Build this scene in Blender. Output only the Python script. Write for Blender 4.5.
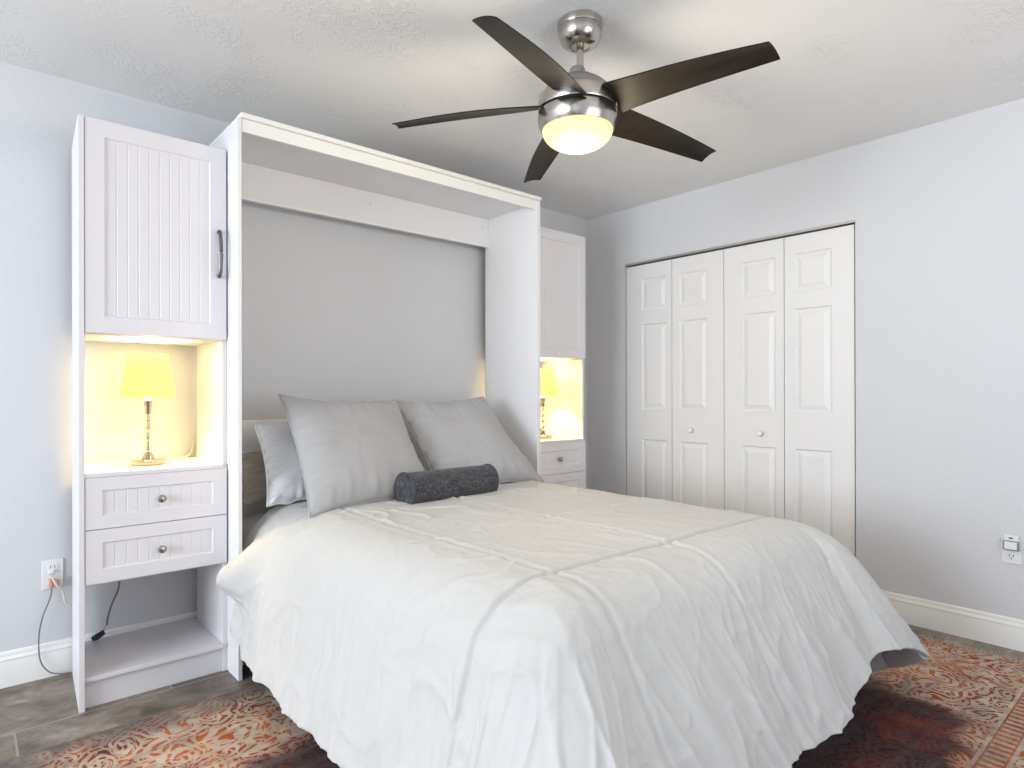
import bpy, bmesh, math, random
import numpy as np
from mathutils import Vector, Matrix, noise
from math import sin, cos, pi, radians, sqrt, exp

for o in list(bpy.data.objects): bpy.data.objects.remove(o)
S = bpy.context.scene
COL = S.collection
random.seed(7)

# ------------------------------------------------------------------ camera
cam = bpy.data.cameras.new('camera')
camo = bpy.data.objects.new('camera', cam); COL.objects.link(camo)
cam.sensor_width = 36.0
cam.lens = 626.19 * 36.0 / 1024
cam.shift_y = (394 - 384) / 1024
cam.clip_start = 0.02
yaw, roll = 0.7199, -0.0020
F = Vector((sin(yaw), cos(yaw), 0.0004)).normalized()
R = Vector((cos(yaw), -sin(yaw), 0)); U = R.cross(F)
R2 = R * cos(roll) + U * sin(roll); U2 = U * cos(roll) - R * sin(roll)
m = Matrix((R2, U2, -F)).transposed().to_4x4()
m.translation = Vector((-3.5191, -3.1490, 1.1383))
camo.matrix_world = m
S.camera = camo

# ------------------------------------------------------------------ exposure, world
S.view_settings.view_transform = 'Standard'
S.view_settings.look = 'None'
S.view_settings.gamma = 1
S.view_settings.use_curve_mapping = False
S.view_settings.exposure = 0.27
w = bpy.data.worlds.new('world'); S.world = w; w.use_nodes = True
bg = w.node_tree.nodes['Background']
bg.inputs[0].default_value = (0.62, 0.78, 1.0, 1); bg.inputs[1].default_value = 1.0

def area(name, loc, direction, sx, sy, power, col):
    l = bpy.data.lights.new(name, 'AREA'); l.shape = 'RECTANGLE'
    l.size = sx; l.size_y = sy; l.energy = power; l.color = col
    o = bpy.data.objects.new(name, l); COL.objects.link(o)
    o.location = loc
    o.rotation_euler = Vector(direction).to_track_quat('-Z', 'Y').to_euler()
    return o
WX0, WX1 = -7.4, 0.0          # room extents
WY0, WY1 = -4.55, 0.0
H = 2.44
# daylight coming in through the window of the left wall; the near wall area lamp is added fill, aimed upward
area('window_daylight', (WX0 + 0.03, -1.95, 1.45), (1, 0, 0.14), 2.4, 1.5, 160, (0.85, 0.925, 1.0))
area('added_front_fill', (-1.9, WY0 + 0.03, 1.25), (0, 1, 1.4), 1.7, 1.9, 27, (1.0, 0.97, 0.93))

# ------------------------------------------------------------------ materials
def mat(name, col, rough=0.5, metal=0.0, spec=0.5, trans=0.0, ior=1.45, emit=None, es=0, sheen=0, coat=0):
    M = bpy.data.materials.new(name); M.use_nodes = True
    b = M.node_tree.nodes['Principled BSDF']
    b.inputs['Base Color'].default_value = (*col, 1)
    b.inputs['Roughness'].default_value = rough
    b.inputs['Metallic'].default_value = metal
    b.inputs['Specular IOR Level'].default_value = spec
    b.inputs['Transmission Weight'].default_value = trans
    b.inputs['IOR'].default_value = ior
    b.inputs['Sheen Weight'].default_value = sheen
    b.inputs['Coat Weight'].default_value = coat
    if emit:
        b.inputs['Emission Color'].default_value = (*emit, 1)
        b.inputs['Emission Strength'].default_value = es
    return M
class NT:
    def __init__(s, M): s.t = M.node_tree; s.b = s.t.nodes['Principled BSDF']; s.co = None
    def n(s, typ, **kw):
        x = s.t.nodes.new(typ)
        for k, v in kw.items():
            if k in x.inputs.keys(): s.set(x.inputs[k], v)
            else: setattr(x, k, v)
        return x
    def set(s, inp, v):
        if isinstance(v, bpy.types.NodeSocket): s.t.links.new(v, inp)
        else: inp.default_value = v
    def obj(s):
        if not s.co: s.co = s.n('ShaderNodeTexCoord')
        return s.co.outputs['Object']
    def map(s, scale=(1, 1, 1), loc=(0, 0, 0), rot=(0, 0, 0), vec=None):
        q = s.n('ShaderNodeMapping'); s.t.links.new(vec or s.obj(), q.inputs[0])
        q.inputs['Scale'].default_value = scale; q.inputs['Location'].default_value = loc; q.inputs['Rotation'].default_value = rot
        return q.outputs[0]
    def noise(s, scale, detail=3, vec=None, rough=.5, dist=0, out='Fac'):
        q = s.n('ShaderNodeTexNoise', Scale=scale, Detail=detail, Roughness=rough, Distortion=dist)
        s.t.links.new(vec or s.obj(), q.inputs['Vector']); return q.outputs[out]
    def math(s, op, a, b=0.0, c=0.0, clamp=False):
        q = s.n('ShaderNodeMath', operation=op); q.use_clamp = clamp
        for i, v in enumerate((a, b, c)): s.set(q.inputs[i], v)
        return q.outputs[0]
    def ramp(s, fac, stops):
        q = s.n('ShaderNodeValToRGB'); s.t.links.new(fac, q.inputs[0])
        e = q.color_ramp.elements
        while len(e) < len(stops): e.new(0.5)
        for k, (p, c) in zip(e, stops):
            k.position = p; k.color = (*c, 1) if len(c) == 3 else c
        return q.outputs[0]
    def mix(s, fac, a, b):
        q = s.n('ShaderNodeMix', data_type='RGBA')
        s.set(q.inputs[0], fac)
        for i, v in ((6, a), (7, b)):
            if isinstance(v, tuple) and len(v) == 3: v = (*v, 1)
            s.set(q.inputs[i], v)
        return q.outputs[2]
    def bump(s, h, strength=.3, dist=.01, prev=None):
        q = s.n('ShaderNodeBump', Strength=strength, Distance=dist)
        s.t.links.new(h, q.inputs['Height'])
        if prev is not None: s.t.links.new(prev, q.inputs['Normal'])
        s.t.links.new(q.outputs[0], s.b.inputs['Normal']); return q.outputs[0]
    def color(s, c): s.t.links.new(c, s.b.inputs['Base Color'])
    def rough(s, c): s.t.links.new(c, s.b.inputs['Roughness'])

M_wall = mat('wall_paint', (0.655, 0.66, 0.68), .75, spec=.3)
t = NT(M_wall); n1 = t.noise(38, 3); n2 = t.noise(120, 2)
n1 = t.ramp(n1, [(.45, (0, 0, 0)), (.62, (1, 1, 1))])
h = t.bump(n1, .07, .004); t.bump(n2, .05, .002, h)

M_ceil = mat('ceiling_texture', (0.82, 0.815, 0.805), .48, spec=.5)
t = NT(M_ceil)
a1 = t.noise(21, 4, dist=1.0, rough=.55); k1 = t.math('ABSOLUTE', t.math('SUBTRACT', a1, .5)); k1 = t.ramp(k1, [(.0, (1, 1, 1)), (.035, (.25, .25, .25)), (.09, (0, 0, 0))])
a2 = t.noise(3.1, 2); msk = t.ramp(a2, [(.46, (0, 0, 0)), (.62, (1, 1, 1))])
hh = t.math('MULTIPLY', k1, msk)
p = t.bump(hh, .38, .008); t.bump(t.noise(26, 4), .16, .006, p)

M_white = mat('white_melamine', (0.80, 0.79, 0.80), .42)
t = NT(M_white); t.bump(t.noise(55, 2), .02, .002)
M_trim = mat('white_trim_paint', (0.86, 0.85, 0.82), .38)
t = NT(M_trim); t.bump(t.noise(30, 2), .03, .002)
M_closet = mat('closet_door_paint', (0.80, 0.785, 0.775), .45)
t = NT(M_closet); t.bump(t.noise(1, 3, vec=t.map((60, 60, 6))), .05, .002)
M_cabin = mat('cabinet_foil', (0.75, 0.725, 0.745), .40)
t = NT(M_cabin); t.bump(t.noise(40, 2), .02, .002)
M_nickel = mat('brushed_nickel', (0.50, 0.47, 0.43), .22, 1.0)
t = NT(M_nickel); t.bump(t.noise(1, 3, vec=t.map((6, 6, 260))), .06, .001)
M_nickeld = mat('satin_grey_metal', (0.36, 0.35, 0.34), .45, .8)
t = NT(M_nickeld); t.bump(t.noise(60, 2), .02, .001)
M_chrome = mat('polished_chrome', (0.50, 0.44, 0.36), .12, 1.0)
t = NT(M_chrome); t.rough(t.ramp(t.noise(20, 2), [(.3, (.08,) * 3), (.7, (.16,) * 3)]))
M_black = mat('black_gap', (0.012, 0.012, 0.012), .6)
t = NT(M_black); t.bump(t.noise(90, 2), .05, .001)
M_blade = mat('espresso_blade', (0.02, 0.015, 0.012), .45, spec=.25)
t = NT(M_blade); t.color(t.ramp(t.noise(1, 4, vec=t.map((40, 3, 40))), [(.35, (.009, .006, .0045)), (.7, (.020, .014, .009))]))
M_bowl = mat('frosted_glass_lit', (0.12, 0.11, 0.08), .35, emit=(1.0, 0.93, 0.42), es=0.95)
t = NT(M_bowl); t.bump(t.noise(60, 2), .01, .001)
M_shade = mat('lamp_shade_linen', (0.30, 0.27, 0.14), .9, emit=(1.0, 0.87, 0.24), es=0.72)
t = NT(M_shade); t.bump(t.noise(1, 2, vec=t.map((300, 300, 300))), .05, .001)
M_crystal = mat('clear_crystal', (.93, .90, .84), .02, trans=1.0, ior=1.45)
t = NT(M_crystal); t.rough(t.ramp(t.noise(10, 1), [(.3, (.01,) * 3), (.7, (.03,) * 3)]))

def cloth_mat(name, c0, c1, wscale=900, rough=.85, sheen=.15, bs=.1, fine=30, crump=.12):
    M = mat(name, c0, rough, spec=.25, sheen=sheen)
    t = NT(M); t.color(t.mix(t.noise(fine, 4), c0, c1))
    h = t.bump(t.noise(wscale, 1), bs, .0006); t.bump(t.noise(22, 4, dist=.6), crump, .006, h)
    return M
M_duvet = cloth_mat('white_microfibre', (0.56, 0.55, 0.535), (0.59, 0.58, 0.565), 700, .62, .1, crump=.32)
M_sham = cloth_mat('light_grey_cotton', (0.41, 0.405, 0.415), (0.43, 0.425, 0.43), 700, .75, .1, fine=8, crump=.05)
M_pwhite = cloth_mat('white_cotton', (0.84, 0.85, 0.87), (0.87, 0.88, 0.90), 700)
M_pbeige = cloth_mat('taupe_cotton', (0.42, 0.37, 0.30), (0.46, 0.41, 0.34), 700)
M_mattress = cloth_mat('mattress_ticking', (0.6, 0.59, 0.57), (0.65, 0.64, 0.62), 500)
M_bolster = mat('charcoal_tweed', (0.1, 0.1, 0.11), .95, spec=.15, sheen=.2)
t = NT(M_bolster)
wa = t.noise(1, 3, vec=t.map((30, 260, 260))); wb = t.noise(1, 3, vec=t.map((330, 40, 40)))
t.color(t.ramp(t.math('MULTIPLY', t.math('ADD', wa, wb), .5), [(.34, (.022, .024, .032)), (.5, (.055, .055, .065)), (.66, (.14, .135, .14))]))
t.bump(wa, .35, .002)
M_piping = cloth_mat('dark_piping', (0.05, 0.05, 0.06), (0.08, 0.08, 0.09), 600)

M_floor = mat('slate_plank_tile', (0.3, 0.28, 0.26), .34)
t = NT(M_floor)
br = t.n('ShaderNodeTexBrick', Scale=1.0); br.offset = 0.5
t.t.links.new(t.map((1, 1, 1), loc=(3.15 + .24, .452, 0)), br.inputs['Vector'])
for k, v in {'Color1': (0, 0, 0, 1), 'Color2': (1, 1, 1, 1), 'Mortar': (0.5, 0.5, 0.5, 1), 'Mortar Size': .0035, 'Brick Width': .96, 'Row Height': .46, 'Bias': 0.0}.items(): br.inputs[k].default_value = v
v1 = t.noise(1, 8, vec=t.map((2.2, 5.0, 1)), rough=.68, dist=1.1)
v1 = t.math('ADD', t.math('MULTIPLY', v1, .65), t.math('MULTIPLY', t.noise(7, 8, rough=.72, dist=.8), .35))
c = t.ramp(v1, [(.34, (.06, .042, .030)), (.44, (.15, .115, .088)), (.52, (.25, .205, .165)), (.62, (.42, .37, .32))])
tint = t.ramp(br.outputs['Color'], [(0, (.78, .76, .75)), (1, (1.12, 1.1, 1.08))])
mm = t.n('ShaderNodeMix', data_type='RGBA', blend_type='MULTIPLY'); mm.inputs[0].default_value = 1
t.t.links.new(c, mm.inputs[6]); t.t.links.new(tint, mm.inputs[7])
t.color(t.mix(br.outputs['Fac'], mm.outputs[2], (.30, .28, .25)))
t.rough(t.ramp(v1, [(.3, (.28,) * 3), (.7, (.5,) * 3)]))
t.bump(t.math('SUBTRACT', t.math('MULTIPLY', v1, .3), br.outputs['Fac']), .25, .004)

# rug: faded scrollwork in cream over rust, oxblood field, lined border bands
RX0, RX1, RY0, RY1 = -3.58, -0.17, -3.09, -0.655
M_rug = mat('distressed_rug', (0.4, 0.1, 0.03), .95, spec=.1, sheen=.1)
t = NT(M_rug)
sep = t.n('ShaderNodeSeparateXYZ'); t.t.links.new(t.obj(), sep.inputs[0])
cx_, cy_ = (RX0 + RX1) / 2, (RY0 + RY1) / 2
ex = t.math('SUBTRACT', (RX1 - RX0) / 2, t.math('ABSOLUTE', t.math('SUBTRACT', sep.outputs[0], cx_)))
ey = t.math('SUBTRACT', (RY1 - RY0) / 2, t.math('ABSOLUTE', t.math('SUBTRACT', sep.outputs[1], cy_)))
ed = t.math('MINIMUM', ex, ey)                                     # distance in from the rug's edge
warp = t.noise(5.0, 2, out='Color')
vm = t.n('ShaderNodeVectorMath', operation='SCALE'); t.t.links.new(warp, vm.inputs[0]); vm.inputs['Scale'].default_value = .16
va = t.n('ShaderNodeVectorMath', operation='ADD'); t.t.links.new(t.obj(), va.inputs[0]); t.t.links.new(vm.outputs[0], va.inputs[1])
def scroll(scale, freq, lo, hi, vec):
    vo = t.n('ShaderNodeTexVoronoi', Scale=scale, feature='SMOOTH_F1'); vo.inputs['Smoothness'].default_value = .25
    vo.inputs['Randomness'].default_value = .75
    t.t.links.new(vec, vo.inputs['Vector'])
    sp = t.n('ShaderNodeSeparateXYZ')
    d = t.n('ShaderNodeVectorMath', operation='SUBTRACT'); t.t.links.new(vec, d.inputs[0]); t.t.links.new(vo.outputs['Position'], d.inputs[1])
    t.t.links.new(d.outputs[0], sp.inputs[0])
    an = t.math('ARCTAN2', sp.outputs[1], sp.outputs[0])
    s_ = t.math('SINE', t.math('ADD', t.math('MULTIPLY', vo.outputs['Distance'], freq), t.math('MULTIPLY', an, 2.0)))
    return t.ramp(t.math('ADD', t.math('MULTIPLY', s_, .5), .5), [(lo, (0, 0, 0)), (hi, (1, 1, 1))])
sc1 = scroll(7.5, 34, .50, .60, va.outputs[0])
sc2 = scroll(13, 26, .62, .72, va.outputs[0])
scr = t.math('MAXIMUM', sc1, t.math('MULTIPLY', sc2, .85))
fade = t.ramp(t.noise(2.6, 7, rough=.66), [(.36, (0, 0, 0)), (.5, (1, 1, 1))])
worn = t.ramp(t.noise(1, 6, vec=t.map((1.6, 9, 1)), rough=.7), [(.50, (0, 0, 0)), (.66, (1, 1, 1))])
ground = t.ramp(t.noise(4.5, 6, rough=.65), [(.3, (.11, .014, .006)), (.46, (.30, .040, .008)), (.60, (.48, .11, .012)), (.76, (.46, .17, .03))])
field = t.ramp(t.noise(3.2, 6, rough=.7), [(.34, (.008, .009, .018)), (.50, (.05, .007, .008)), (.62, (.13, .016, .009)), (.78, (.34, .07, .015))])
infield = t.ramp(t.math('ADD', t.math('MINIMUM', ey, t.math('SUBTRACT', ex, .22)), t.math('MULTIPLY', t.math('SUBTRACT', t.noise(6, 4), .5), .22)), [(.45, (0, 0, 0)), (.54, (1, 1, 1))])
basec = t.mix(infield, ground, field)
cream = t.ramp(t.noise(18, 3), [(.3, (.34, .275, .21)), (.7, (.54, .46, .37))])
vis = t.math('MULTIPLY', scr, t.math('SUBTRACT', 1.0, t.math('MULTIPLY', infield, .93)))
vis = t.math('MULTIPLY', vis, t.math('ADD', .55, t.math('MULTIPLY', fade, .42)))
c = t.mix(vis, basec, cream)
# lined border bands
def band(at, wd):
    return t.math('LESS_THAN', t.math('ABSOLUTE', t.math('SUBTRACT', ey, at)), wd)
isx = t.math('LESS_THAN', ex, ey)
along = sep.outputs[0]
tick = t.math('GREATER_THAN', t.math('SINE', t.math('MULTIPLY', along, 175)), 0.0)
b1 = t.math('MAXIMUM', band(.455, .006), band(.375, .006)); b1 = t.math('MAXIMUM', b1, band(.29, .006))
c = t.mix(t.math('MULTIPLY', b1, .8), c, cream)
near = t.math('LESS_THAN', sep.outputs[1], cy_)
bt = t.math('MULTIPLY', t.math('MULTIPLY', band(.415, .028), tick), near)
c = t.mix(t.math('MULTIPLY', t.math('MULTIPLY', band(.415, .034), near), .75), c, ground); c = t.mix(t.math('MULTIPLY', bt, .8), c, cream)
greyw = t.ramp(t.noise(9, 4), [(.3, (.07, .06, .056)), (.7, (.17, .15, .135))])
edgew = t.ramp(t.math('ADD', t.math('MINIMUM', ey, t.math('SUBTRACT', t.math('ABSOLUTE', t.math('SUBTRACT', sep.outputs[0], RX0)), .19)), t.math('MULTIPLY', t.noise(7, 5), .25)), [(.14, (1, 1, 1)), (.27, (0, 0, 0))])
c = t.mix(t.math('MAXIMUM', t.math('MULTIPLY', worn, .55), t.math('MULTIPLY', edgew, .9)), c, greyw)
t.color(c)
t.bump(t.noise(420, 2), .5, .003, t.bump(scr, .3, .002))

M_plate = mat('white_plastic', (0.80, 0.80, 0.80), .35)
t = NT(M_plate); t.bump(t.noise(40, 1), .01, .001)
M_slot = mat('dark_slot', (0.03, 0.03, 0.03), .6)
t = NT(M_slot); t.bump(t.noise(40, 1), .01, .001)
M_grey = mat('grey_plastic', (0.30, 0.30, 0.31), .4)
t = NT(M_grey); t.bump(t.noise(40, 1), .01, .001)
M_salmon = mat('salmon_plastic', (0.62, 0.28, 0.18), .4)
t = NT(M_salmon); t.bump(t.noise(40, 1), .01, .001)
M_cordg = mat('grey_cord_rubber', (0.16, 0.16, 0.17), .5)
t = NT(M_cordg); t.bump(t.noise(80, 1), .02, .001)
M_cordw = mat('ivory_cord_rubber', (0.65, 0.6, 0.5), .5)
t = NT(M_cordw); t.bump(t.noise(80, 1), .02, .001)
M_knob = mat('dark_nickel_knob', (0.42, 0.38, 0.36), .18, 1.0)
t = NT(M_knob); t.rough(t.ramp(t.noise(30, 1), [(.3, (.12,) * 3), (.7, (.25,) * 3)]))
M_handle = mat('dark_satin_handle', (0.16, 0.15, 0.145), .35, .9)
t = NT(M_handle); t.bump(t.noise(60, 2), .01, .001)
M_fringe = mat('ivory_yarn', (0.5, 0.45, 0.36), .95)
t = NT(M_fringe); t.bump(t.noise(300, 1), .2, .001)

# ------------------------------------------------------------------ mesh helpers
class B:
    def __init__(s): s.v = []; s.f = []
    def add(s, vs, fs):
        k = len(s.v); s.v += [tuple(p) for p in vs]; s.f += [tuple(i + k for i in q) for q in fs]; return s
    def bx(s, x0, x1, y0, y1, z0, z1):
        return s.add([(x0, y0, z0), (x1, y0, z0), (x1, y1, z0), (x0, y1, z0), (x0, y0, z1), (x1, y0, z1), (x1, y1, z1), (x0, y1, z1)],
                     [(0, 3, 2, 1), (4, 5, 6, 7), (0, 1, 5, 4), (1, 2, 6, 5), (2, 3, 7, 6), (3, 0, 4, 7)])
    def prism(s, poly, axis, a0, a1):                 # poly in the two other axes (cyclic order), extruded along axis
        def P(u, v, a): return {'X': (a, u, v), 'Y': (u, a, v), 'Z': (u, v, a)}[axis]
        n = len(poly); vs = [P(u, v, a0) for u, v in poly] + [P(u, v, a1) for u, v in poly]
        return s.add(vs, [tuple(range(n))[::-1], tuple(range(n, 2 * n))] + [(i, (i + 1) % n, n + (i + 1) % n, n + i) for i in range(n)])
    def lathe(s, prof, c, seg=48, axis='Z', cap=True):
        n = len(prof); vs = []
        for r, h in prof:
            for k in range(seg):
                a = 2 * pi * k / seg
                u, v = r * cos(a), r * sin(a)
                vs.append({'Z': (c[0] + u, c[1] + v, c[2] + h), 'Y': (c[0] + u, c[1] + h, c[2] + v), 'X': (c[0] + h, c[1] + u, c[2] + v)}[axis])
        fs = [(i * seg + k, i * seg + (k + 1) % seg, (i + 1) * seg + (k + 1) % seg, (i + 1) * seg + k) for i in range(n - 1) for k in range(seg)]
        if cap: fs += [tuple(range(seg))[::-1], tuple(range((n - 1) * seg, n * seg))]
        return s.add(vs, fs)
    def tube(s, pts, r, seg=10, flat=1.0):
        pts = [Vector(p) for p in pts]; vs = []; n = len(pts); up = Vector((0, 0, 1))
        for i, p in enumerate(pts):
            d = (pts[min(i + 1, n - 1)] - pts[max(i - 1, 0)]).normalized()
            a = d.cross(up)
            if a.length < 1e-3: a = d.cross(Vector((0, 1, 0)))
            a.normalize(); b = a.cross(d).normalized()
            rr = r[i] if isinstance(r, (list, tuple)) else r
            for k in range(seg):
                t_ = 2 * pi * k / seg; vs.append(p + a * cos(t_) * rr * flat + b * sin(t_) * rr)
        fs = [(i * seg + k, i * seg + (k + 1) % seg, (i + 1) * seg + (k + 1) % seg, (i + 1) * seg + k) for i in range(n - 1) for k in range(seg)]
        fs += [tuple(range(seg))[::-1], tuple(range((n - 1) * seg, n * seg))]
        return s.add(vs, fs)
    def build(s, name, M, parent=None, bevel=0, smooth=False, sub=0):
        off = Vector((0, 0, 0))
        if parent:
            q = parent
            while q: off += q.location; q = q.parent
        me = bpy.data.meshes.new(name)
        me.from_pydata([(x - off.x, y - off.y, z - off.z) for x, y, z in s.v], [], s.f)
        me.materials.append(M)
        bm = bmesh.new(); bm.from_mesh(me); bmesh.ops.recalc_face_normals(bm, faces=bm.faces); bm.to_mesh(me); bm.free()
        if smooth:
            me.polygons.foreach_set('use_smooth', [True] * len(me.polygons))
            try: me.set_sharp_from_angle(angle=radians(38))
            except Exception: pass
        o = bpy.data.objects.new(name, me); COL.objects.link(o)
        if parent: o.parent = parent
        if bevel:
            md = o.modifiers.new('bevel', 'BEVEL'); md.width = bevel; md.segments = 2; md.limit_method = 'ANGLE'
        if sub:
            md = o.modifiers.new('sub', 'SUBSURF'); md.levels = sub; md.render_levels = sub
        return o
def tag(o, label=None, cat=None, group=None, kind=None):
    if label: o['label'] = label
    if cat: o['category'] = cat
    if group: o['group'] = group
    if kind: o['kind'] = kind
    return o
def empty(name, loc, label=None, cat=None, group=None, kind=None):
    o = bpy.data.objects.new(name, None); COL.objects.link(o); o.location = loc; o.empty_display_size = .1
    return tag(o, label, cat, group, kind)
def smooth_path(pts, k=8):
    P = [Vector(p) for p in pts]; P = [P[0]] + P + [P[-1]]; out = []
    for i in range(1, len(P) - 2):
        a, b, c, d = P[i - 1:i + 3]
        for j in range(k):
            t_ = j / k
            out.append(.5 * ((2 * b) + (c - a) * t_ + (2 * a - 5 * b + 4 * c - d) * t_ ** 2 + (3 * b - a - 3 * c + d) * t_ ** 3))
    out.append(P[-2]); return out
def sstep(a, b, x):
    t_ = min(1, max(0, (x - a) / (b - a))); return t_ * t_ * (3 - 2 * t_)

# ------------------------------------------------------------------ room shell
T = .12
DY0, DY1, DH = -1.868, -0.346, 2.048          # closet opening in the right wall
o = B().bx(WX0 - T, WX1 + .8, WY0 - T, WY1 + T, -.1, 0).build('floor', M_floor); tag(o, kind='structure')
o = B().bx(WX0 - T, WX1 + .8, WY0 - T, WY1 + T, H, H + .1).build('ceiling', M_ceil); tag(o, kind='structure')
o = B().bx(WX0 - T, WX1 + .8, 0, T, 0, H).build('wall_back', M_wall); tag(o, kind='structure')
b = B(); b.bx(0, T, DY1, 0, 0, H); b.bx(0, T, WY0, DY0, 0, H); b.bx(0, T, DY0, DY1, DH, H)
o = b.build('wall_right', M_wall); tag(o, kind='structure')
b = B(); b.bx(.70, .78, DY0 - .3, DY1 + .3, 0, H); b.bx(T, .70, DY0 - .38, DY0 - .3, 0, H)
o = b.build('wall_closet', M_wall); tag(o, kind='structure')
# left wall with its window
wy0, wy1, wz0, wz1 = -3.25, -0.65, .65, 2.25
b = B(); b.bx(WX0 - T, WX0, WY0, wy0, 0, H); b.bx(WX0 - T, WX0, wy1, 0, 0, H); b.bx(WX0 - T, WX0, wy0, wy1, 0, wz0); b.bx(WX0 - T, WX0, wy0, wy1, wz1, H)
o = b.build('wall_left', M_wall); tag(o, kind='structure')
win = empty('window_1', (WX0 - .06, (wy0 + wy1) / 2, wz0), kind='structure')
b = B()
for y0_, y1_, z0_, z1_ in ((wy0, wy0 + .05, wz0, wz1), (wy1 - .05, wy1, wz0, wz1), (wy0, wy1, wz0, wz0 + .05), (wy0, wy1, wz1 - .05, wz1), (wy0, wy1, 1.42, 1.46)):
    b.bx(WX0 - .09, WX0 - .05, y0_, y1_, z0_, z1_)
b.build('window_frame', M_trim, win)
o = B().bx(WX0 - .05, WX0 + .03, wy0 - .03, wy1 + .03, wz0 - .03, wz0).build('window_sill', M_trim, win)
# near wall with a wide doorway
b = B(); b.bx(WX0, -2.8, WY0 - T, WY0, 0, H); b.bx(-1.0, 0, WY0 - T, WY0, 0, H); b.bx(-2.8, -1.0, WY0 - T, WY0, 2.2, H); b.bx(-2.8, -1.0, WY0 - T, WY0, 0, .28)
o = b.build('wall_front', M_wall); tag(o, kind='structure')

def baseboard(name, axis, a0, a1):
    pr = [(0, 0), (-.014, 0), (-.014, .092), (-.0125, .098), (-.0125, .102), (-.0145, .106), (-.011, .116), (-.009, .119), (-.010, .124), (-.006, .134), (0, .1365)]
    if axis == 'X': b = B().prism(pr, 'X', a0, a1)
    else: b = B().prism(pr, 'Y', a0, a1)
    return tag(b.build(name, M_trim, smooth=True), kind='structure')
baseboard('baseboard_back', 'X', WX0, -.014)
o = baseboard('baseboard_right', 'Y', WY0, DY0 - .002)
o = baseboard('baseboard_closet_side', 'Y', DY1 + .002, 0); o.name = 'baseboard_corner'

# closet head track
o = B().bx(-.002, .03, DY0, DY1, DH - .010, DH + .004).build('trim_1', mat('track_metal', (.55, .52, .5), .35, .8)); tag(o, kind='structure')

# ------------------------------------------------------------------ panelled faces
def panel_face(b, W, Hh, cuts, P, inset=True, thick=.03, mould=((0, 0), (.006, .009), (.014, .009), (.040, .001))):
    """front of a slab W x Hh with moulded rectangles; P(u, w, depth) gives the point; depth > 0 goes in"""
    us = sorted({0, W} | {c[0] for c in cuts} | {c[1] for c in cuts}); ws = sorted({0, Hh} | {c[2] for c in cuts} | {c[3] for c in cuts})
    for i in range(len(us) - 1):
        for j in range(len(ws) - 1):
            u0, u1, w0, w1 = us[i], us[i + 1], ws[j], ws[j + 1]
            if any(c[0] <= u0 and c[1] >= u1 and c[2] <= w0 and c[3] >= w1 for c in cuts): continue
            b.add([P(u0, w0, 0), P(u1, w0, 0), P(u1, w1, 0), P(u0, w1, 0)], [(0, 1, 2, 3)])
    for c in cuts:
        prev = None
        for k, (ins, dep) in enumerate(mould):
            r = (c[0] + ins, c[1] - ins, c[2] + ins, c[3] - ins); q = [(r[0], r[2]), (r[1], r[2]), (r[1], r[3]), (r[0], r[3])]
            if prev:
                for e in range(4):
                    a, d = prev[0][e], prev[0][(e + 1) % 4]; a2, d2 = q[e], q[(e + 1) % 4]
                    b.add([P(*a, prev[1]), P(*d, prev[1]), P(*d2, dep), P(*a2, dep)], [(0, 1, 2, 3)])
            prev = (q, dep)
        r = prev[0]; dep = prev[1]
        if inset: b.add([P(*r[0], dep), P(*r[1], dep), P(*r[2], dep), P(*r[3], dep)], [(0, 1, 2, 3)])
        else:                                                                     # beadboard: vertical v grooves
            u0, u1, w0, w1 = r[0][0], r[1][0], r[0][1], r[2][1]; n = max(3, round((u1 - u0) / .036)); st = (u1 - u0) / n; pr = [(u0, dep)]
            for i in range(1, n): pr += [(u0 + i * st - .003, dep), (u0 + i * st - .0012, dep + .0016), (u0 + i * st + .0012, dep + .0016), (u0 + i * st + .003, dep)]
            pr.append((u1, dep))
            for (a, da), (d, dd) in zip(pr, pr[1:]): b.add([P(a, w0, da), P(d, w0, dd), P(d, w1, dd), P(a, w1, da)], [(0, 1, 2, 3)])
    q = [(0, 0), (W, 0), (W, Hh), (0, Hh)]
    for e in range(4):
        a, d = q[e], q[(e + 1) % 4]; b.add([P(*a, 0), P(*d, 0), P(*d, thick), P(*a, thick)], [(3, 2, 1, 0)])
    b.add([P(*p, thick) for p in q], [(3, 2, 1, 0)])
def weld(o, d=.0002):
    bm = bmesh.new(); bm.from_mesh(o.data); bmesh.ops.remove_doubles(bm, verts=bm.verts, dist=d); bmesh.ops.recalc_face_normals(bm, faces=bm.faces); bm.to_mesh(o.data); bm.free()

# ------------------------------------------------------------------ closet bifold doors
lw = .3772; c0 = -.352
def leaf(parent, k, knob):
    y1 = c0 - lw * k - .002; y0 = y1 - lw + .004
    P = lambda u, w_, d: (.012 + d, y1 - u, .012 + w_)
    W = lw - .004
    lo, hi = (.133, .332) if k == 0 else (.055, .261) if k == 1 else (.114, .324) if k == 2 else (.057, .259)
    cuts = [(lo, hi, 1.70, 1.915), (lo, hi, 1.02, 1.605), (lo, hi, .20, .815)]
    b = B(); panel_face(b, W, 2.018, cuts, P, thick=.032)
    o = b.build('door_leaf', M_closet, parent); weld(o)
    if knob:
        ky = y1 - (.148 if k == 1 else .238)
        B().lathe([(.009, .0), (.009, -.014), (.017, -.018), (.019, -.026), (.016, -.033), (.006, -.036)], (.012, ky, .907), 24, 'X').build('door_knob', M_plate, o, smooth=True)
d1 = empty('door_1', (.03, c0 - lw, 0), kind='structure'); leaf(d1, 0, False); leaf(d1, 1, True)
d2 = empty('door_2', (.03, c0 - 3 * lw, 0), kind='structure'); leaf(d2, 2, True); leaf(d2, 3, False)

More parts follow.
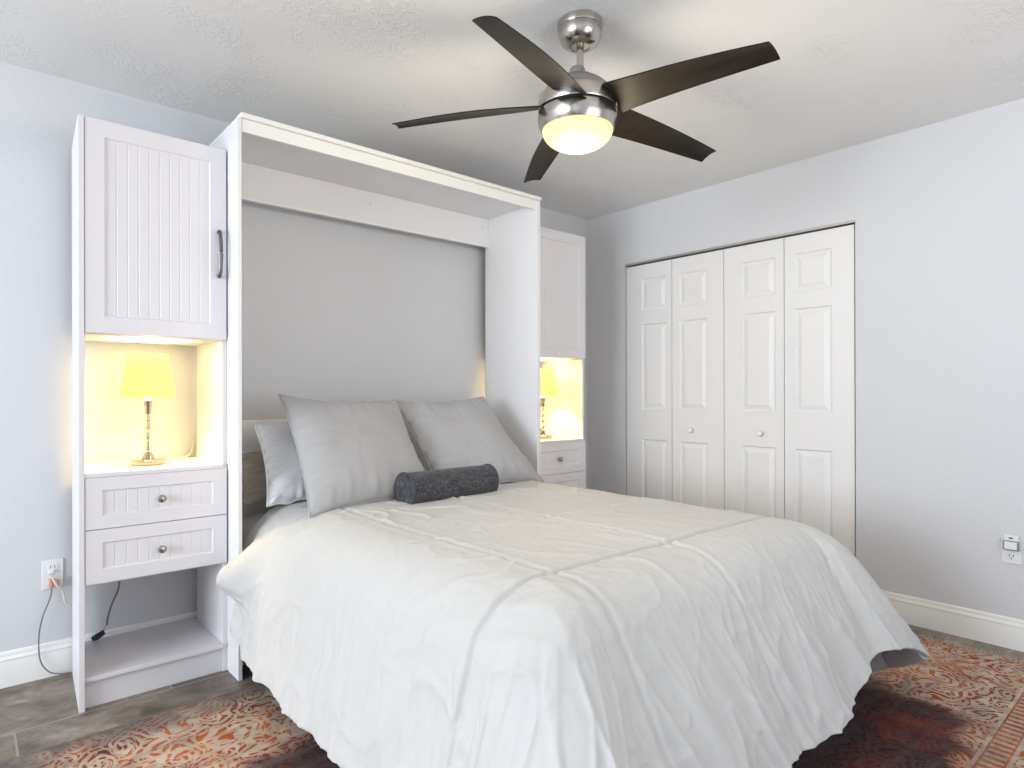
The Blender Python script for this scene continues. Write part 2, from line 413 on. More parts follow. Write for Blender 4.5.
# ------------------------------------------------------------------ tall side cabinets
FY = -.443
def cabinet(xl0, xl1, xr0, xr1, toe, handle_u, label):
    """left panel xl0..xl1, right panel xr0..xr1; toe = how much the left panel closes in at the back"""
    t_ = empty('tall_cabinet', ((xl0 + xr1) / 2, -.24, 0), label, 'cabinet', 'pair of tall cabinets flanking the wall bed')
    yb = -.05; zt = 2.145
    def side(x0, x1, yf, sh):
        v = []
        for z_ in (0, zt): v += [(x0, yf, z_), (x1, yf, z_), (x1 + sh, yb, z_), (x0 + sh, yb, z_)]
        return B().add(v, [(0, 3, 2, 1), (4, 5, 6, 7), (0, 1, 5, 4), (1, 2, 6, 5), (2, 3, 7, 6), (3, 0, 4, 7)]).build('side_panel', M_cabin, t_, .0012)
    side(xl0, xl1, FY - .003, toe); side(xr0, xr1, -.4255, 0)
    xi0, xi1 = xl1 + .0005, xr0 - .0005
    def board(nm, z0, z1, yf=-.4255, y1=yb):
        v = []
        for z_ in (z0, z1): v += [(xi0, yf, z_), (xi1, yf, z_), (xi1, y1, z_), (xi0 + toe * (y1 - FY) / (yb - FY), y1, z_)]
        return B().add(v, [(0, 3, 2, 1), (4, 5, 6, 7), (0, 1, 5, 4), (1, 2, 6, 5), (2, 3, 7, 6), (3, 0, 4, 7)]).build(nm, M_cabin, t_, .001)
    board('top_panel', zt - .018, zt - .0005); board('niche_top', 1.362, 1.380)
    board('niche_shelf', .839, .855, FY); board('drawer_deck', .445, .452)
    board('bottom_shelf', .099, .115, -.435, -.017)
    board('plinth', 0.0, .099, -.417, -.402)
    dx0, dx1 = xl1 + .002, xr1 - .007
    def front(nm, z0, z1, st, rl):
        P = lambda u, w_, d: (dx0 + u, FY + d, z0 + w_)
        W, Hh = dx1 - dx0, z1 - z0
        b = B(); panel_face(b, W, Hh, [(st, W - st, rl, Hh - rl)], P, inset=False, thick=.0165, mould=((0, 0), (.004, .006)))
        o = b.build(nm, M_cabin, t_); weld(o); return o
    dr = front('door', 1.365, 2.143, .060, .060)
    hx = dx0 + handle_u if handle_u > 0 else dx1 + handle_u
    pts = [(hx, FY + .001, 1.625), (hx, FY - .012, 1.618), (hx, FY - .024, 1.640), (hx, FY - .031, 1.680), (hx, FY - .033, 1.71), (hx, FY - .031, 1.740), (hx, FY - .024, 1.782), (hx, FY - .012, 1.803), (hx, FY + .001, 1.797)]
    B().tube(smooth_path(pts, 5), .0062, 10, 1.25).build('door_handle', M_handle, dr, smooth=True)
    for z0, z1 in ((.650, .838), (.453, .647)):
        d_ = front('drawer', z0, z1, .052, .048)
        kx = (dx0 + dx1) / 2 + .003
        B().lathe([(.006, 0), (.006, -.010), (.013, -.014), (.0155, -.020), (.013, -.026), (.004, -.029)], (kx, FY + .004, (z0 + z1) / 2 - .004), 20, 'Y').build('drawer_knob', M_knob, d_, smooth=True)
    return t_
cabinet(-3.209, -3.191, -2.7165, -2.6985, .024, -.029, 'tall white cabinet left of the bed frame, full height visible, open bottom shelf')
cabinet(-1.028, -1.010, -.531, -.513, 0, .030, 'tall white cabinet right of the bed frame, beside the closet corner')

# ------------------------------------------------------------------ table lamps in the niches
def table_lamp(x, y, z, label):
    t_ = empty('table_lamp', (x, y, z), label, 'lamp', 'crystal table lamps in the cabinet niches')
    B().lathe([(.060, 0), (.063, .003), (.063, .019), (.060, .022), (.024, .024), (.021, .034), (.013, .048), (.011, .052)], (x, y, z), 40).build('lamp_base', M_chrome, t_, smooth=True)
    B().lathe([(.0032, .05), (.0032, .255)], (x, y, z), 12).build('stem', M_nickeld, t_, smooth=True)
    for zz, r, hh in ((.083, .027, .023), (.123, .021, .018), (.157, .018, .016), (.188, .0145, .014)):
        pr = [(max(.0045, r * sin(a)), -hh * cos(a)) for a in [pi * (k + .001) / 12 for k in range(13)]]
        B().lathe(pr + [(.0042, hh), (.0042, -hh)], (x, y, z + zz), 20, cap=False).build('crystal_ball', M_crystal, t_, smooth=True)
    for zz in (.059, .1035, .1405, .1725): B().lathe([(.009, -.0015), (.009, .0015)], (x, y, z + zz), 16).build('spacer_ring', M_chrome, t_, smooth=True)
    B().lathe([(.010, .204), (.012, .212), (.012, .236), (.015, .240), (.015, .262), (.008, .264)], (x, y, z), 20).build('lamp_socket', M_chrome, t_, smooth=True)
    s = B(); pr = [(.0965, .272), (.0975, .275), (.0745, .445), (.0735, .448), (.0725, .445), (.0955, .275), (.0965, .272)]
    s.lathe(pr, (x, y, z), 48, cap=False); s = s.build('lamp_shade', M_shade, t_, smooth=True)
    # the glowing bulb under the shade
    l = bpy.data.lights.new('bulb_light', 'POINT'); l.energy = 20; l.color = (1.0, .79, .37); l.shadow_soft_size = .03
    lo = bpy.data.objects.new('bulb_light', l); COL.objects.link(lo); lo.parent = t_; lo.location = (0, 0, .385)
    bm_ = mat('warm_bulb', (1, .9, .6), .4, emit=(1, .78, .35), es=14); NT(bm_).noise(5)
    B().lathe([(.012, .262), (.018, .285), (.028, .32), (.028, .335), (.018, .356), (.004, .362)], (x, y, z), 20).build('bulb', bm_, t_, smooth=True)
    return t_
table_lamp(-2.951, -.25, .8555, 'small crystal ball lamp with pale shade in the left cabinet niche')
table_lamp(-.712, -.25, .8555, 'small crystal lamp in the right cabinet niche, half hidden by the bed frame')

# ------------------------------------------------------------------ wall bed surround (murphy cabinet)
mb = empty('wall_bed_cabinet', (-1.86, -.3, 0), 'large white wall bed surround with side panels and header against the back wall', 'bed cabinet')
ML0, ML1, MR0, MR1, MF, MBk = -2.6980, -2.6815, -1.058, -1.0305, -.56, -.10
for x0, x1 in ((ML0, ML1), (MR0, MR1)):
    B().bx(x0, x1, MF, MBk, 0, 2.244).build('side_panel', M_white, mb, .0015)
B().bx(ML1 + .0005, MR0 - .0005, MF + .02, MBk, 2.226, 2.2435).build('underside_panel', M_white, mb, .001)
B().bx(ML0 + .012, MR1, MF - .012, MF + .05, 2.2445, 2.264).build('top_moulding', M_trim, mb, .003)
B().bx(ML1 + .0005, MR0 - .0005, MF + .003, MF + .0195, 2.192, 2.2435).build('fascia', M_trim, mb, .002)
b = B().bx(ML1 + .0005, MR0 - .0005, -.125, -.107, 2.062, 2.2255)
b.build('header_rail', M_white, mb, .0015)
B().bx(ML1 + .0005, MR0 - .0005, -.132, -.107, 2.050, 2.0615).build('rail_lip', M_trim, mb, .002)
for x in (-1.874, -1.108):
    B().lathe([(.004, 0), (.004, -.006), (.007, -.008), (.007, -.011)], (x, -.125, 2.165), 12, 'Y').build('rail_screw', M_plate, mb, smooth=True)
B().bx(ML1 + .0005, MR0 - .0005, -.118, -.100, .30, 1.018).build('headboard_panel', M_trim, mb, .002)
B().bx(ML1 + .0005, MR0 - .0005, -.42, -.402, 0, .085).build('toe_board', M_white, mb, .0015)

# ------------------------------------------------------------------ fold-down bed: frame, legs, mattress
bed = empty('fold_down_bed', (-1.86, -1.13, 0), 'queen bed with black frame folded down from the white wall cabinet, under the comforter', 'bed')
b = B(); b.bx(-2.60, -1.12, -2.13, -2.09, .17, .30); b.bx(-2.60, -2.56, -2.09, -.15, .17, .30); b.bx(-1.16, -1.12, -2.09, -.15, .17, .30); b.bx(-2.56, -1.16, -2.09, -.15, .27, .299)
b.build('bed_frame', M_black, bed, .004)
for x in (-2.45, -1.27):
    B().bx(x - .03, x + .03, -2.05, -1.99, 0, .1695).build('leg', M_black, bed, .004)
mp = []
for cx__, cy__, a0 in ((-1.11, -.13, 0), (-2.61, -.13, 90), (-2.61, -2.13, 180), (-1.11, -2.13, 270)):
    rc_ = .14 if cy__ < -1 else .05
    ox = cx__ - rc_ if a0 in (0, 270) else cx__ + rc_; oy = cy__ - rc_ if a0 in (0, 90) else cy__ + rc_
    mp += [(ox + rc_ * cos(radians(a0 + 90 * k / 8)), oy + rc_ * sin(radians(a0 + 90 * k / 8))) for k in range(9)]
b = B()
lev = [(0, .301), (0, .50), (.012, .535), (.035, .565), (.07, .588), (.11, .597)]
vv = []
for ins, zz in lev:
    vv += [(-1.86 + (x - -1.86) * (1 - ins / .75), -1.13 + (y - -1.13) * (1 - ins / 1.0), zz) for x, y in mp]
n_ = len(mp)
b.add(vv, [(i * n_ + k, i * n_ + (k + 1) % n_, (i + 1) * n_ + (k + 1) % n_, (i + 1) * n_ + k) for i in range(len(lev) - 1) for k in range(n_)] + [tuple(range(n_)), tuple(range((len(lev) - 1) * n_, len(lev) * n_))])
b.build('mattress', M_mattress, bed, smooth=True)

# ------------------------------------------------------------------ comforter
CX0, CX1, CYF, CYH = -2.42, -1.235, -2.045, -.44      # core rectangle of the flat top
RC = .215; ZT = .670
def vn(x, y, z=0.0): return noise.noise(Vector((x, y, z)))
def ridge(x, y, z=0.0): return 1 - min(1, abs(noise.noise(Vector((x, y, z)))) * 3.2)
L1_, L2_, LF = .690, .755, .635                         # cloth lengths out from the core: left, right, foot
SEX = (-2.365, -1.855); SEY = (-1.985, -1.46)
NL, NC, NR_, NF, NB = 84, 160, 84, 90, 200
us = [-1 + k / NL for k in range(NL)] + [k / NC for k in range(NC)] + [1 + k / NR_ for k in range(NR_ + 1)]
vs_ = [-1 + k / NF for k in range(NF)] + [k / NB for k in range(NB + 1)]
verts = []; wts = []
for v_ in vs_:
    for u_ in us:
        eX = -u_ if u_ < 0 else (u_ - 1 if u_ > 1 else 0); sx = -1 if u_ < 0 else 1
        eY = -v_ if v_ < 0 else 0
        bx_ = CX0 + (CX1 - CX0) * min(1, max(0, u_)); by_ = CYF + (CYH - CYF) * max(0, v_)
        LX = L1_ if sx < 0 else L2_
        if eX > 0 and eY > 0:
            e = max(eX, eY)
            th = radians(45) * (eY / eX) if eX >= eY else radians(90) - radians(45) * (eX / eY)
            th = th
        elif eX > 0: e = eX; th = 0
        elif eY > 0: e = eY; th = radians(90)
        else: e = 0; th = 0
        s2 = sin(2 * th); d_any = e > 0
        D = LX * cos(th) ** 2 + LF * sin(th) ** 2 + (.07 if sx < 0 else .08) * s2 ** 2
        if sx > 0 and eX > 0: D += .075 * exp(-((th - .1) / .35) ** 2) - .05 * exp(-((th - 1.05) / .3) ** 2)
        D -= .085 * sstep(-1.55, -1.28, bx_) * sin(th) ** 2 if sx > 0 or eX == 0 else 0
        d = e * D
        dx, dy = sx * cos(th), -sin(th)
        rr = ((RC if sx < 0 else .18) * cos(th) ** 2 + .19 * sin(th) ** 2 if d_any else RC) + .04 * s2
        # flare of the hanging part
        fl = radians(14.5 if sx < 0 else 20) * cos(th) ** 2 + radians(29) * sin(th) ** 2 + radians(9) * s2 ** 2
        d0 = rr * (pi / 2 - fl)
        if d < d0: out = rr * sin(d / rr); dn = rr * (1 - cos(d / rr))
        else:
            out = rr * cos(fl) + (d - d0) * sin(fl); dn = rr * (1 - sin(fl)) + (d - d0) * cos(fl)
        cX = bx_ + sx * d * (cos(th) if eX > 0 else 0); cY = by_ - d * (sin(th) if eY > 0 else 0)   # cloth coordinates
        # perimeter coordinate, running around the bed
        if th == 0: per = (by_ - CYF) if d > 0 else 0; per = per * 1.0
        elif th >= radians(89.99): per = -(bx_ - CX0) if True else 0
        per = (by_ - CYF) - sx * 0 if th == 0 else None
        arc = .42
        if eX > 0 or eY > 0:
            if sx < 0 or (eX == 0 and eY > 0):
                per = (by_ - CYF) if eY == 0 else -th / (pi / 2) * arc - (bx_ - CX0)
            if sx > 0 and eX > 0:
                base = -arc - (CX1 - CX0)
                per = base - (1 - th / (pi / 2)) * arc - (by_ - CYF) if eY > 0 else base - arc - (by_ - CYF)
        else: per = 0
        hang = sstep(.10, .55, d)
        z = ZT - dn
        # vertical folds in the hang
        if d > 0:
            wob = vn(per * 1.3, d * 1.6, 3.1) * .22
            f1 = sin((per + wob) * 15.5 + 1.2 * vn(per * .9, 0, 8)); f1 = (f1 * .5 + .5) ** 1.5
            f2 = vn(per * 8.5, d * 1.1, 5.0)
            f3 = ridge(per * 11 + d * 2.2, d * 2.0, 1.7) ** 3
            f4 = ridge(per * 21 - d * 3.0, d * 3.0, 6.2) ** 4
            amp = hang * (.8 + .5 * vn(per * .8, 1, 2))
            disp = amp * (.014 * f1 + .017 * f2 + .015 * f3) + (.06 * s2 * sstep(.0, .3, d) if sx > 0 else 0) + .010 * f4 * sstep(.06, .3, d) * (vn(per * 2, d * 2, 21) + .5)
            out += disp
            z += -.004 * hang * f1 + .008 * hang * vn(per * 5, 3, 3)
        # soft crown on top
        cc = sstep(0, .35, min(bx_ - CX0 + .12, CX1 - bx_ + .12)) * sstep(0, .3, by_ - CYF + .12)
        z += .004 * cc
        # quilting: puff between seams, groove and puckers at them
        dsx = min(abs(cX - s) for s in SEX); dsy = min(abs(cY - s) for s in SEY)
        g = 0
        hk = 1 - .55 * hang
        k2 = 1.0 if abs(cY + 1.985) < .1 else (.45 if cX > -2.45 else 0)
        for ds, q, pc in ((dsx, cY, 1.0), (dsy, cX, k2)):
            pk = 1 + .5 * vn(q * 26, ds * 5, 4 + pc)
            g -= (.0105 * pc if ds is dsx else .024 * pc) * exp(-(ds / .0065) ** 2)
            g += .0022 * hk * pc * exp(-((ds - .020) / .016) ** 2) * pk
            g += .0030 * pc * ridge(q * 17, ds * 3, 9) ** 2 * exp(-ds / .06) * (1 if ds > .006 else 0)
        puff = .007 * vn(cX * 3.2, cY * 3.2, 11)
        wr = .0085 * ridge(cX * 5.5 + vn(cX * 3, cY * 3, 2) * .9, cY * 4.6, 4.4) ** 4 * (vn(cX * 1.6, cY * 1.6, 6) + .45)
        wr2 = .0065 * ridge(cX * 9 + cY * 4, cY * 8 - cX * 3, 7.7) ** 6 * (vn(cX * 2, cY * 2, 16) + .5)
        wr3 = .0016 * ridge(cX * 25, cY * 24, 2.2) ** 3
        g += puff + wr + wr2 + wr3
        nz = cos(min(d / rr, pi / 2 - fl * .5)) if d > 0 else 1
        no = sqrt(max(0, 1 - nz * nz))
        z += g * nz; out += g * no
        x = bx_ + (dx * out if eX > 0 else 0); y = by_ + (dy * out if eY > 0 else 0)
        # between the cabinet side panels the cloth is squeezed in, in front of them it billows past
        if eX > 0:
            tt = sstep(-.600, -.565, y)
            if sx < 0:
                lim = -2.660
                if y > -.575: x = max(x, lim)
                bl = exp(-((y + .655) / .075) ** 2) * exp(-((z - .42) / .12) ** 2)
                x -= .15 * bl; y -= .0 * bl
            else:
                if y > -.575: x = min(x, -1.072)
        # lift of the near hem at the left head end
        if sx < 0 and eX > 0:
            lift = sstep(-.95, -.58, y); z = z + lift * hang * .10 * e
        if z < .012: z = .012 + .01 * abs(vn(x * 9, y * 9)); 
        verts.append((x, y, z))
        hem = 1 - max(eX, eY)
        hh_ = min(1, hem / .05) if (eX > 0 or eY > 0) else 1
        wts.append(max(.12, sqrt(1 - (1 - hh_) ** 2)))
nu = len(us); nv = len(vs_)
faces = [(j * nu + i, j * nu + i + 1, (j + 1) * nu + i + 1, (j + 1) * nu + i) for j in range(nv - 1) for i in range(nu - 1)]
me = bpy.data.meshes.new('comforter'); me.from_pydata(verts, [], faces); me.materials.append(M_duvet)
me.polygons.foreach_set('use_smooth', [True] * len(me.polygons))
comf = bpy.data.objects.new('comforter', me); COL.objects.link(comf)
vg = comf.vertex_groups.new(name='thick')
for i, w_ in enumerate(wts): vg.add([i], w_, 'REPLACE')
sm = comf.modifiers.new('smooth', 'SMOOTH'); sm.factor = .5; sm.iterations = 2
so = comf.modifiers.new('solid', 'SOLIDIFY'); so.thickness = .030; so.offset = -1; so.vertex_group = 'thick'; so.thickness_vertex_group = .12
sb = comf.modifiers.new('sub', 'SUBSURF'); sb.levels = 1; sb.render_levels = 1
tag(comf, 'puffy white box-stitched comforter spread over the bed, hanging low at its sides', 'comforter')

# ------------------------------------------------------------------ pillows
def pillow(name, TL, TR, BL, BR, T0, M, label, cat, group=None, flange=0.0, seed=0, sag=.0, pinch=.07, wr=1.0):
    TL, TR, BL, BR = map(Vector, (TL, TR, BL, BR)); N = 56
    nrm = ((BR - BL).cross(TL - BL)).normalized()
    if nrm.y > 0: nrm = -nrm
    ctr = (TL + TR + BL + BR) / 4
    t_ = empty(name, ctr, label, cat, group)
    vs = []; fs = []
    for sd in (1, -1):
        for j in range(N + 1):
            for i in range(N + 1):
                a, c_ = -1 + 2 * i / N, -1 + 2 * j / N
                pa = a * (1 - pinch * (1 - c_ * c_) * abs(a) ** 1.5); pc = c_ * (1 - pinch * (1 - a * a) * abs(c_) ** 1.5)
                u, v = (pa + 1) / 2, (pc + 1) / 2
                p = BL * (1 - u) * (1 - v) + BR * u * (1 - v) + TL * (1 - u) * v + TR * u * v
                e = max(abs(a), abs(c_)); fa = max(0, (abs(a))); fc = abs(c_)
                th = T0 * (max(0, 1 - fa ** 2.6) ** .62) * (max(0, 1 - fc ** 2.6) ** .62)
                lowb = 1 + .22 * (-c_)
                th *= lowb
                edge = exp(-(1 - e) / .22)
                rp = ridge(a * 3.4 + seed, c_ * 3.4, seed + sd) ** 3
                # creases running in from the edges and corners
                along = c_ if fa > fc else a
                cr = vn(along * 9 + seed, (1 - e) * 1.3, seed * 2.1 + sd) * edge
                dsp = wr * ((.021 * cr + .003 * rp * (1 - e) ** .5) + .012 * vn(a * 1.8 + seed, c_ * 1.8, seed)) * min(1, (1 - e) / .05)
                p = p + nrm * sd * (th + dsp)
                p.z += -sag * (1 - a * a) * (v ** 2)
                p.z += .006 * wr * vn(a * 5, seed, 1) * fc ** 3
                vs.append(p)
    K = (N + 1) ** 2
    for j in range(N):
        for i in range(N):
            q = j * (N + 1) + i
            fs.append((q, q + 1, q + N + 2, q + N + 1)); fs.append((K + q, K + q + N + 1, K + q + N + 2, K + q + 1))
    o = B().add(vs, fs).build('pillow_body', M, t_)
    weld(o, .0003); o.data.polygons.foreach_set('use_smooth', [True] * len(o.data.polygons))
    # corded seam around the edge
    ring = []
    for side in range(4):
        for k in range(N):
            s = -1 + 2 * k / N
            a, c_ = [(s, -1), (1, s), (-s, 1), (-1, -s)][side]
            pa = a * (1 - pinch * (1 - c_ * c_) * abs(a) ** 1.5); pc = c_ * (1 - pinch * (1 - a * a) * abs(c_) ** 1.5)
            u, v = (pa + 1) / 2, (pc + 1) / 2
            p = BL * (1 - u) * (1 - v) + BR * u * (1 - v) + TL * (1 - u) * v + TR * u * v
            p.z += -sag * (1 - a * a) * (v ** 2) + .006 * wr * vn(a * 5, seed, 1) * abs(c_) ** 3
            ring.append(p)
    ring.append(ring[0])
    if flange >= 0: B().tube(ring, .0032, 6).build('seam', M, t_, smooth=True)
    return t_
pillow('euro_pillow', (-2.470, -.385, 1.140), (-1.845, -.345, 1.110), (-2.512, -.815, .664), (-1.850, -.700, .668), .085, M_sham,
       'large light grey square pillow propped in front of the white one, on the left', 'pillow', 'light grey euro pillows', seed=1, sag=.012)
pillow('euro_pillow', (-1.830, -.27, 1.105), (-1.268, -.330, 1.125), (-1.800, -.660, .672), (-1.130, -.690, .660), .080, M_sham,
       'large light grey square pillow behind the bolster, leaning on the right', 'pillow', 'light grey euro pillows', seed=4, sag=.006)
pillow('bed_pillow', (-2.545, -.30, 1.000), (-1.95, -.24, 1.02), (-2.570, -.520, .674), (-1.95, -.47, .67), .060, M_pwhite,
       'white bed pillow peeking out behind the left grey pillow', 'pillow', seed=8, wr=2.2, sag=-.01)
pillow('bed_pillow', (-2.615, -.215, .865), (-2.0, -.15, .93), (-2.600, -.33, .66), (-2.0, -.28, .66), .040, M_pbeige,
       'taupe pillow furthest back by the left side panel of the wall bed', 'pillow', seed=12, wr=1.5)

# bolster
bo = empty('bolster_cushion', (-1.83, -.80, .75), 'charcoal tweed bolster cushion lying in front of the grey pillows', 'cushion')
A_, Bv = Vector((-2.098, -.830, .729)), Vector((-1.618, -.804, .727)); dr_ = (Bv - A_).normalized(); up_ = Vector((0, 0, 1)); sd_ = dr_.cross(up_).normalized(); up_ = sd_.cross(dr_)
def bol_ring(p, r, n=48): return [p + sd_ * r * cos(2 * pi * k / n) + up_ * r * sin(2 * pi * k / n) for k in range(n)]
rb = .073; vs = []; prof = [(-.004, .001), (-.006, .03), (-.004, .055), (.0, rb - .002)] + [(k / 24, None) for k in range(25)] + [(1, rb - .002), (1.0, .055), (1.0, .03), (1.0, .001)]
n = 48; Lb = (Bv - A_).length
for i, (s, r) in enumerate(prof):
    if i < 4: p = A_ + dr_ * (s)
    elif i >= len(prof) - 4: p = Bv + dr_ * ([0, .004, .006, .006][i - (len(prof) - 4)])
    else: p = A_ + dr_ * Lb * s; r = rb + .0025 * vn(s * 4, 2, 2)
    ring = bol_ring(p, r, n)
    if r > .06: ring = [q + (q - p).normalized() * .0015 * vn(s * 9, k * .4, 3) for k, q in enumerate(ring)]
    vs += ring
fs = [(i * n + k, i * n + (k + 1) % n, (i + 1) * n + (k + 1) % n, (i + 1) * n + k) for i in range(len(prof) - 1) for k in range(n)] + [tuple(range(n)), tuple(range((len(prof) - 1) * n, len(prof) * n))]
B().add(vs, fs).build('cushion_body', M_bolster, bo, smooth=True)
for p in (A_, Bv):
    r_ = bol_ring(p, rb + .001, 48); B().tube(r_ + [r_[0]], .0035, 6).build('piping', M_piping, bo, smooth=True)

# ------------------------------------------------------------------ rug
rug = empty('area_rug', (cx_, cy_, 0), 'distressed rust red and cream scroll patterned area rug under the bed', 'rug')
b = B()
nx, ny = 60, 50
vs = [(RX0 + (RX1 - RX0) * i / nx, RY0 + (RY1 - RY0) * j / ny, .008 + .0012 * vn(i * .4, j * .4)) for j in range(ny + 1) for i in range(nx + 1)]
fs = [(j * (nx + 1) + i, j * (nx + 1) + i + 1, (j + 1) * (nx + 1) + i + 1, (j + 1) * (nx + 1) + i) for j in range(ny) for i in range(nx)]
b.add(vs, fs)
for (x0, y0, x1, y1) in ((RX0, RY0, RX1, RY0), (RX1, RY0, RX1, RY1), (RX1, RY1, RX0, RY1), (RX0, RY1, RX0, RY0)):
    b.add([(x0, y0, 0.0005), (x1, y1, 0.0005), (x1, y1, .008), (x0, y0, .008)], [(0, 1, 2, 3)])
o = b.build('rug_pile', M_rug, None)
# keep the pattern in world coordinates: the mesh origin stays at the world origin
o.parent = rug; o.location = (-cx_, -cy_, 0)
b = B()
yy = RY0
while yy < RY1:
    ln = .035 + random.random() * .02; dy_ = random.uniform(-.008, .008)
    b.tube([(RX1 - .004, yy, .006), (RX1 + ln * .5, yy + dy_ * .5, .004), (RX1 + ln, yy + dy_, .0025)], .0018, 5); yy += .011
tag(b.build('fringe', M_fringe, rug), kind='stuff')

# ------------------------------------------------------------------ ceiling fan
FX, FYc = -1.894, -1.661
fan = empty('ceiling_fan', (FX, FYc, H), 'ceiling fan with brushed nickel housing, five dark blades and lit glass bowl', 'ceiling fan')
c3 = (FX, FYc, 0)
B().lathe([(.074, 2.4395), (.079, 2.434), (.080, 2.418), (.078, 2.412), (.076, 2.411), (.077, 2.408), (.074, 2.385), (.064, 2.366), (.048, 2.354), (.034, 2.350), (.034, 2.353), (.02, 2.354)], c3, 56).build('canopy', M_nickel, fan, smooth=True)
B().lathe([(.0125, 2.27), (.0125, 2.365)], c3, 24).build('downrod', M_nickel, fan, smooth=True)
c3 = (FX - .0075, FYc + .0065, 0)
B().lathe([(.027, 2.246), (.027, 2.272), (.022, 2.279), (.014, 2.281)], c3, 28).build('coupler', M_nickeld, fan, smooth=True)
B().lathe([(.028, 2.252), (.036, 2.248), (.066, 2.236), (.098, 2.214), (.114, 2.198), (.118, 2.186), (.112, 2.181)], c3, 56).build('motor_cap', M_nickeld, fan, smooth=True)
B().lathe([(.112, 2.181), (.112, 2.177)], c3, 48).build('cap_gap', M_black, fan, smooth=True)
B().lathe([(.120, 2.177), (.133, 2.176), (.137, 2.170), (.138, 2.150), (.138, 2.130), (.136, 2.126), (.120, 2.125)], c3, 64).build('motor_housing', M_nickel, fan, smooth=True)
B().lathe([(.130, 2.125), (.130, 2.118)], c3, 48).build('housing_gap', M_black, fan, smooth=True)
B().lathe([(.120, 2.118), (.137, 2.117), (.139, 2.113), (.139, 2.100), (.137, 2.085), (.131, 2.067), (.127, 2.060), (.122, 2.059)], c3, 64).build('light_collar', M_nickel, fan, smooth=True)
pr = [(.123, 2.062)] + [(max(.001, .123 * cos(a)), 2.060 - .070 * sin(a)) for a in [k * pi / 2 / 14 for k in range(15)]]
B().lathe(pr, c3, 56).build('light_bowl', M_bowl, fan, smooth=True)
l = bpy.data.lights.new('fan_bulb_light', 'POINT'); l.energy = 19; l.color = (1.0, .87, .66); l.shadow_soft_size = .14
lo = bpy.data.objects.new('fan_bulb_light', l); COL.objects.link(lo); lo.parent = fan; lo.location = (-.0075, .0065, 1.955 - H)
def blade(ang):
    a = radians(ang); rd = Vector((cos(a), sin(a), 0)); tg = Vector((sin(a), -cos(a), 0))   # tg: clockwise side
    N = 30; top = []; out = []
    vs = []; th = .0045
    for i in range(N + 1):
        s = i / N; r = .125 + (.660 - .125) * s
        ecw = .054 + .003 * sin(pi * s) - .012 * s; eccw = .082 - .046 * s ** .8 + .010 * sin(pi * s)
        wid = (ecw + eccw) / 2; sweep = (ecw - eccw) / 2
        z = 2.142 - .038 * s + .006 * sin(pi * s)
        pit = radians(13 + 9 * (1 - s) ** 3)
        for k in range(9):
            q = -1 + 2 * k / 8
            rr = r - (.003 * q * sstep(.8, 1, s))
            camb = .006 * (1 - q * q)
            t_ = q * wid + sweep
            p = rd * rr + tg * (t_ * cos(pit)) + Vector((0, 0, z + q * wid * sin(pit) + camb))
            vs.append(p)
    m_ = len(vs)
    vs2 = [p + Vector((0, 0, -th)) for p in vs]
    allv = [(FX + p.x, FYc + p.y, p.z) for p in vs + vs2]
    fs = []
    for i in range(N):
        for k in range(8):
            q = i * 9 + k; fs.append((q, q + 1, q + 10, q + 9)); fs.append((m_ + q, m_ + q + 9, m_ + q + 10, m_ + q + 1))
    for i in range(N):
        for k in (0, 8): q = i * 9 + k; fs.append((q, q + 9, m_ + q + 9, m_ + q))
    for i in (0, N):
        for k in range(8): q = i * 9 + k; fs.append((q, q + 1, m_ + q + 1, m_ + q))
    B().add(allv, fs).build('fan_blade', M_blade, fan, smooth=True)
for k, da in enumerate((0, 0, -5, 0, 1)): blade(62 + 72 * k + da)

# ------------------------------------------------------------------ outlets, plugs, cords, night light
def outlet(P, label):
    """P(u, w, d): u across, w up, d out of the wall"""
    def boxp(b, u0, u1, w0, w1, d0, d1):
        b.add([P(u, w_, d) for d in (d0, d1) for u, w_ in ((u0, w0), (u1, w0), (u1, w1), (u0, w1))], [(0, 3, 2, 1), (4, 5, 6, 7), (0, 1, 5, 4), (1, 2, 6, 5), (2, 3, 7, 6), (3, 0, 4, 7)])
    t_ = empty('wall_outlet', P(0, 0, 0), label, 'outlet', 'duplex wall outlets')
    b = B(); boxp(b, -.036, .036, -.058, .058, .0005, .006); b.build('cover_plate', M_plate, t_, .002)
    for w0 in (-.026, .026):
        b = B(); boxp(b, -.017, .017, w0 - .014, w0 + .014, .0062, .0085); rc = b.build('socket', M_plate, t_, .0015)
        b = B()
        for u0 in (-.007, .007): boxp(b, u0 - .0012, u0 + .0012, w0 - .001, w0 + .009, .0086, .0090)
        boxp(b, -.0025, .0025, w0 - .010, w0 - .005, .0086, .0090); b.build('slot', M_slot, rc)
    b = B(); boxp(b, -.002, .002, -.002, .002, .0062, .0075); b.build('plate_screw', M_grey, t_)
    return boxp
PL = lambda u, w_, d: (-3.246 + u, -d, .412 + w_)
bp = outlet(PL, 'white wall outlet left of the left cabinet with plugs and a grey cord')
PR = lambda u, w_, d: (-d, -2.517 - u, .437 + w_)
bq = outlet(PR, 'white wall outlet on the right wall with a night light plugged in')
nl = empty('night_light', (-.012, -2.517, .455), 'small white square night light with grey rim in the right wall outlet', 'night light')
b = B(); bq(b, -.026, .030, .008, .072, .0092, .024); b.build('light_body', M_plate, nl, .005)
b = B(); bq(b, -.027, .032, .004, .048, .0245, .034); b.build('rim', M_grey, nl, .006)
b = B(); bq(b, -.020, .024, .010, .043, .0342, .038); b.build('diffuser', M_plate, nl, .004)
b = B(); bq(b, -.006, .008, .055, .061, .0242, .0250); b.build('sensor', M_slot, nl)
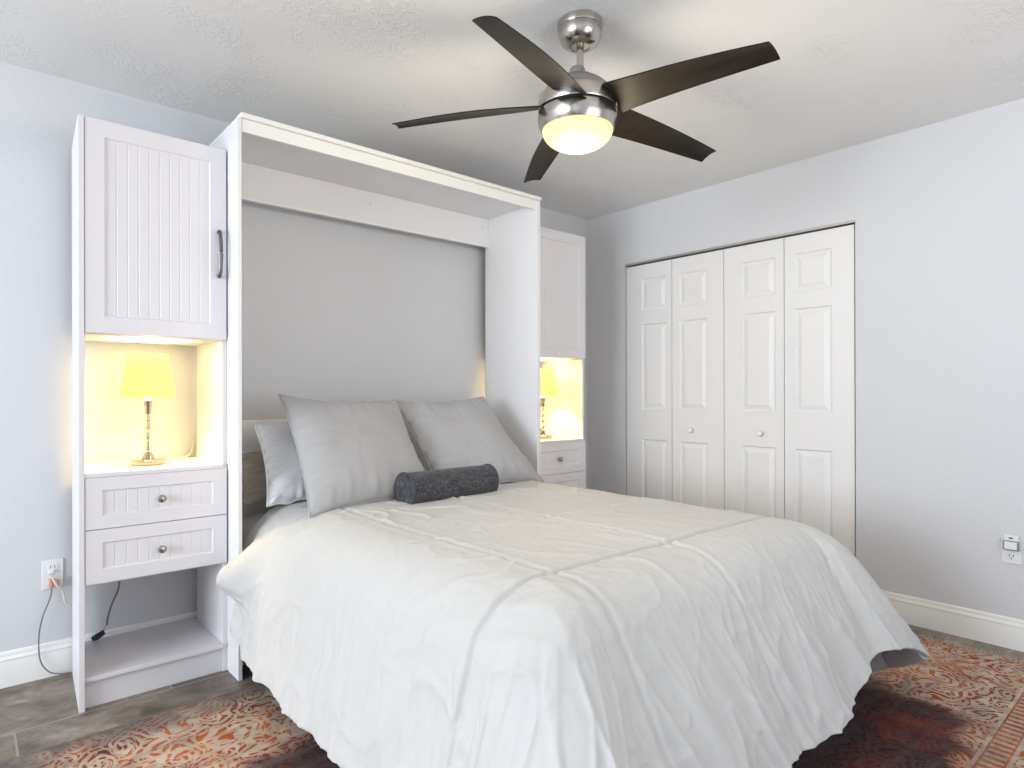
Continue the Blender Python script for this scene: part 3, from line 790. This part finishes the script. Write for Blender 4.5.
# plugs
pg = empty('plug_adapter', (-3.24, -.02, .38), 'salmon coloured plug with grey cord in the left wall outlet', 'plug')
b = B(); bp(b, -.012, .002, -.052, -.018, .0092, .032); b.build('plug_body', M_salmon, pg, .004)
b = B(); bp(b, .006, .020, -.050, -.022, .0092, .026); b.build('plug_prong_housing', M_salmon, pg, .004)
B().tube(smooth_path([(-3.250, -.024, .364), (-3.256, -.024, .32), (-3.280, -.022, .25), (-3.292, -.022, .17), (-3.288, -.026, .08), (-3.262, -.034, .03), (-3.225, -.038, .012), (-3.195, -.040, .009)], 8), .0026, 8).build('cord', M_cordg, pg, smooth=True)
pw = empty('power_plug', (-3.235, -.02, .36), 'ivory plug and cord hanging behind the left cabinet edge', 'plug')
b = B(); bp(b, -.016, .004, .004, .022, .0092, .020); b.build('plug_body', M_plate, pw, .003)
B().tube(smooth_path([(-3.262, -.020, .41), (-3.248, -.034, .40), (-3.238, -.042, .375), (-3.224, -.038, .355), (-3.216, -.03, .345), (-3.212, -.03, .325), (-3.208, -.03, .30), (-3.200, -.03, .285)], 8), .0042, 8).build('cord', M_cordw, pw, smooth=True)
# cords in the open base
cb = empty('power_cable', (-3.07, -.035, .118), 'dark power cord with black plug hanging down in the open base of the left cabinet', 'cable')
B().tube(smooth_path([(-3.015, -.034, .445), (-3.015, -.034, .38), (-3.022, -.034, .31), (-3.046, -.034, .25), (-3.060, -.036, .20), (-3.066, -.040, .165), (-3.085, -.044, .140)], 8), .0034, 8).build('cord', M_cordg, cb, smooth=True)
B().tube([(-3.068, -.040, .170), (-3.074, -.042, .152)], .006, 8).build('cord_collar', M_cordw, cb, smooth=True)
B().tube([(-3.075, -.045, .145), (-3.100, -.048, .132), (-3.118, -.05, .126)], [.010, .013, .009], 10).build('plug_body', M_slot, cb, smooth=True)
lc = empty('lamp_cord', (-2.73, -.06, .87), 'thin pale lamp cord curling at the back corner of the left niche', 'cord')
B().tube(smooth_path([(-2.790, -.058, .8575), (-2.765, -.062, .860), (-2.745, -.062, .875), (-2.738, -.062, .90), (-2.730, -.06, .935)], 8), .0022, 8).build('cord', M_cordw, lc, smooth=True)
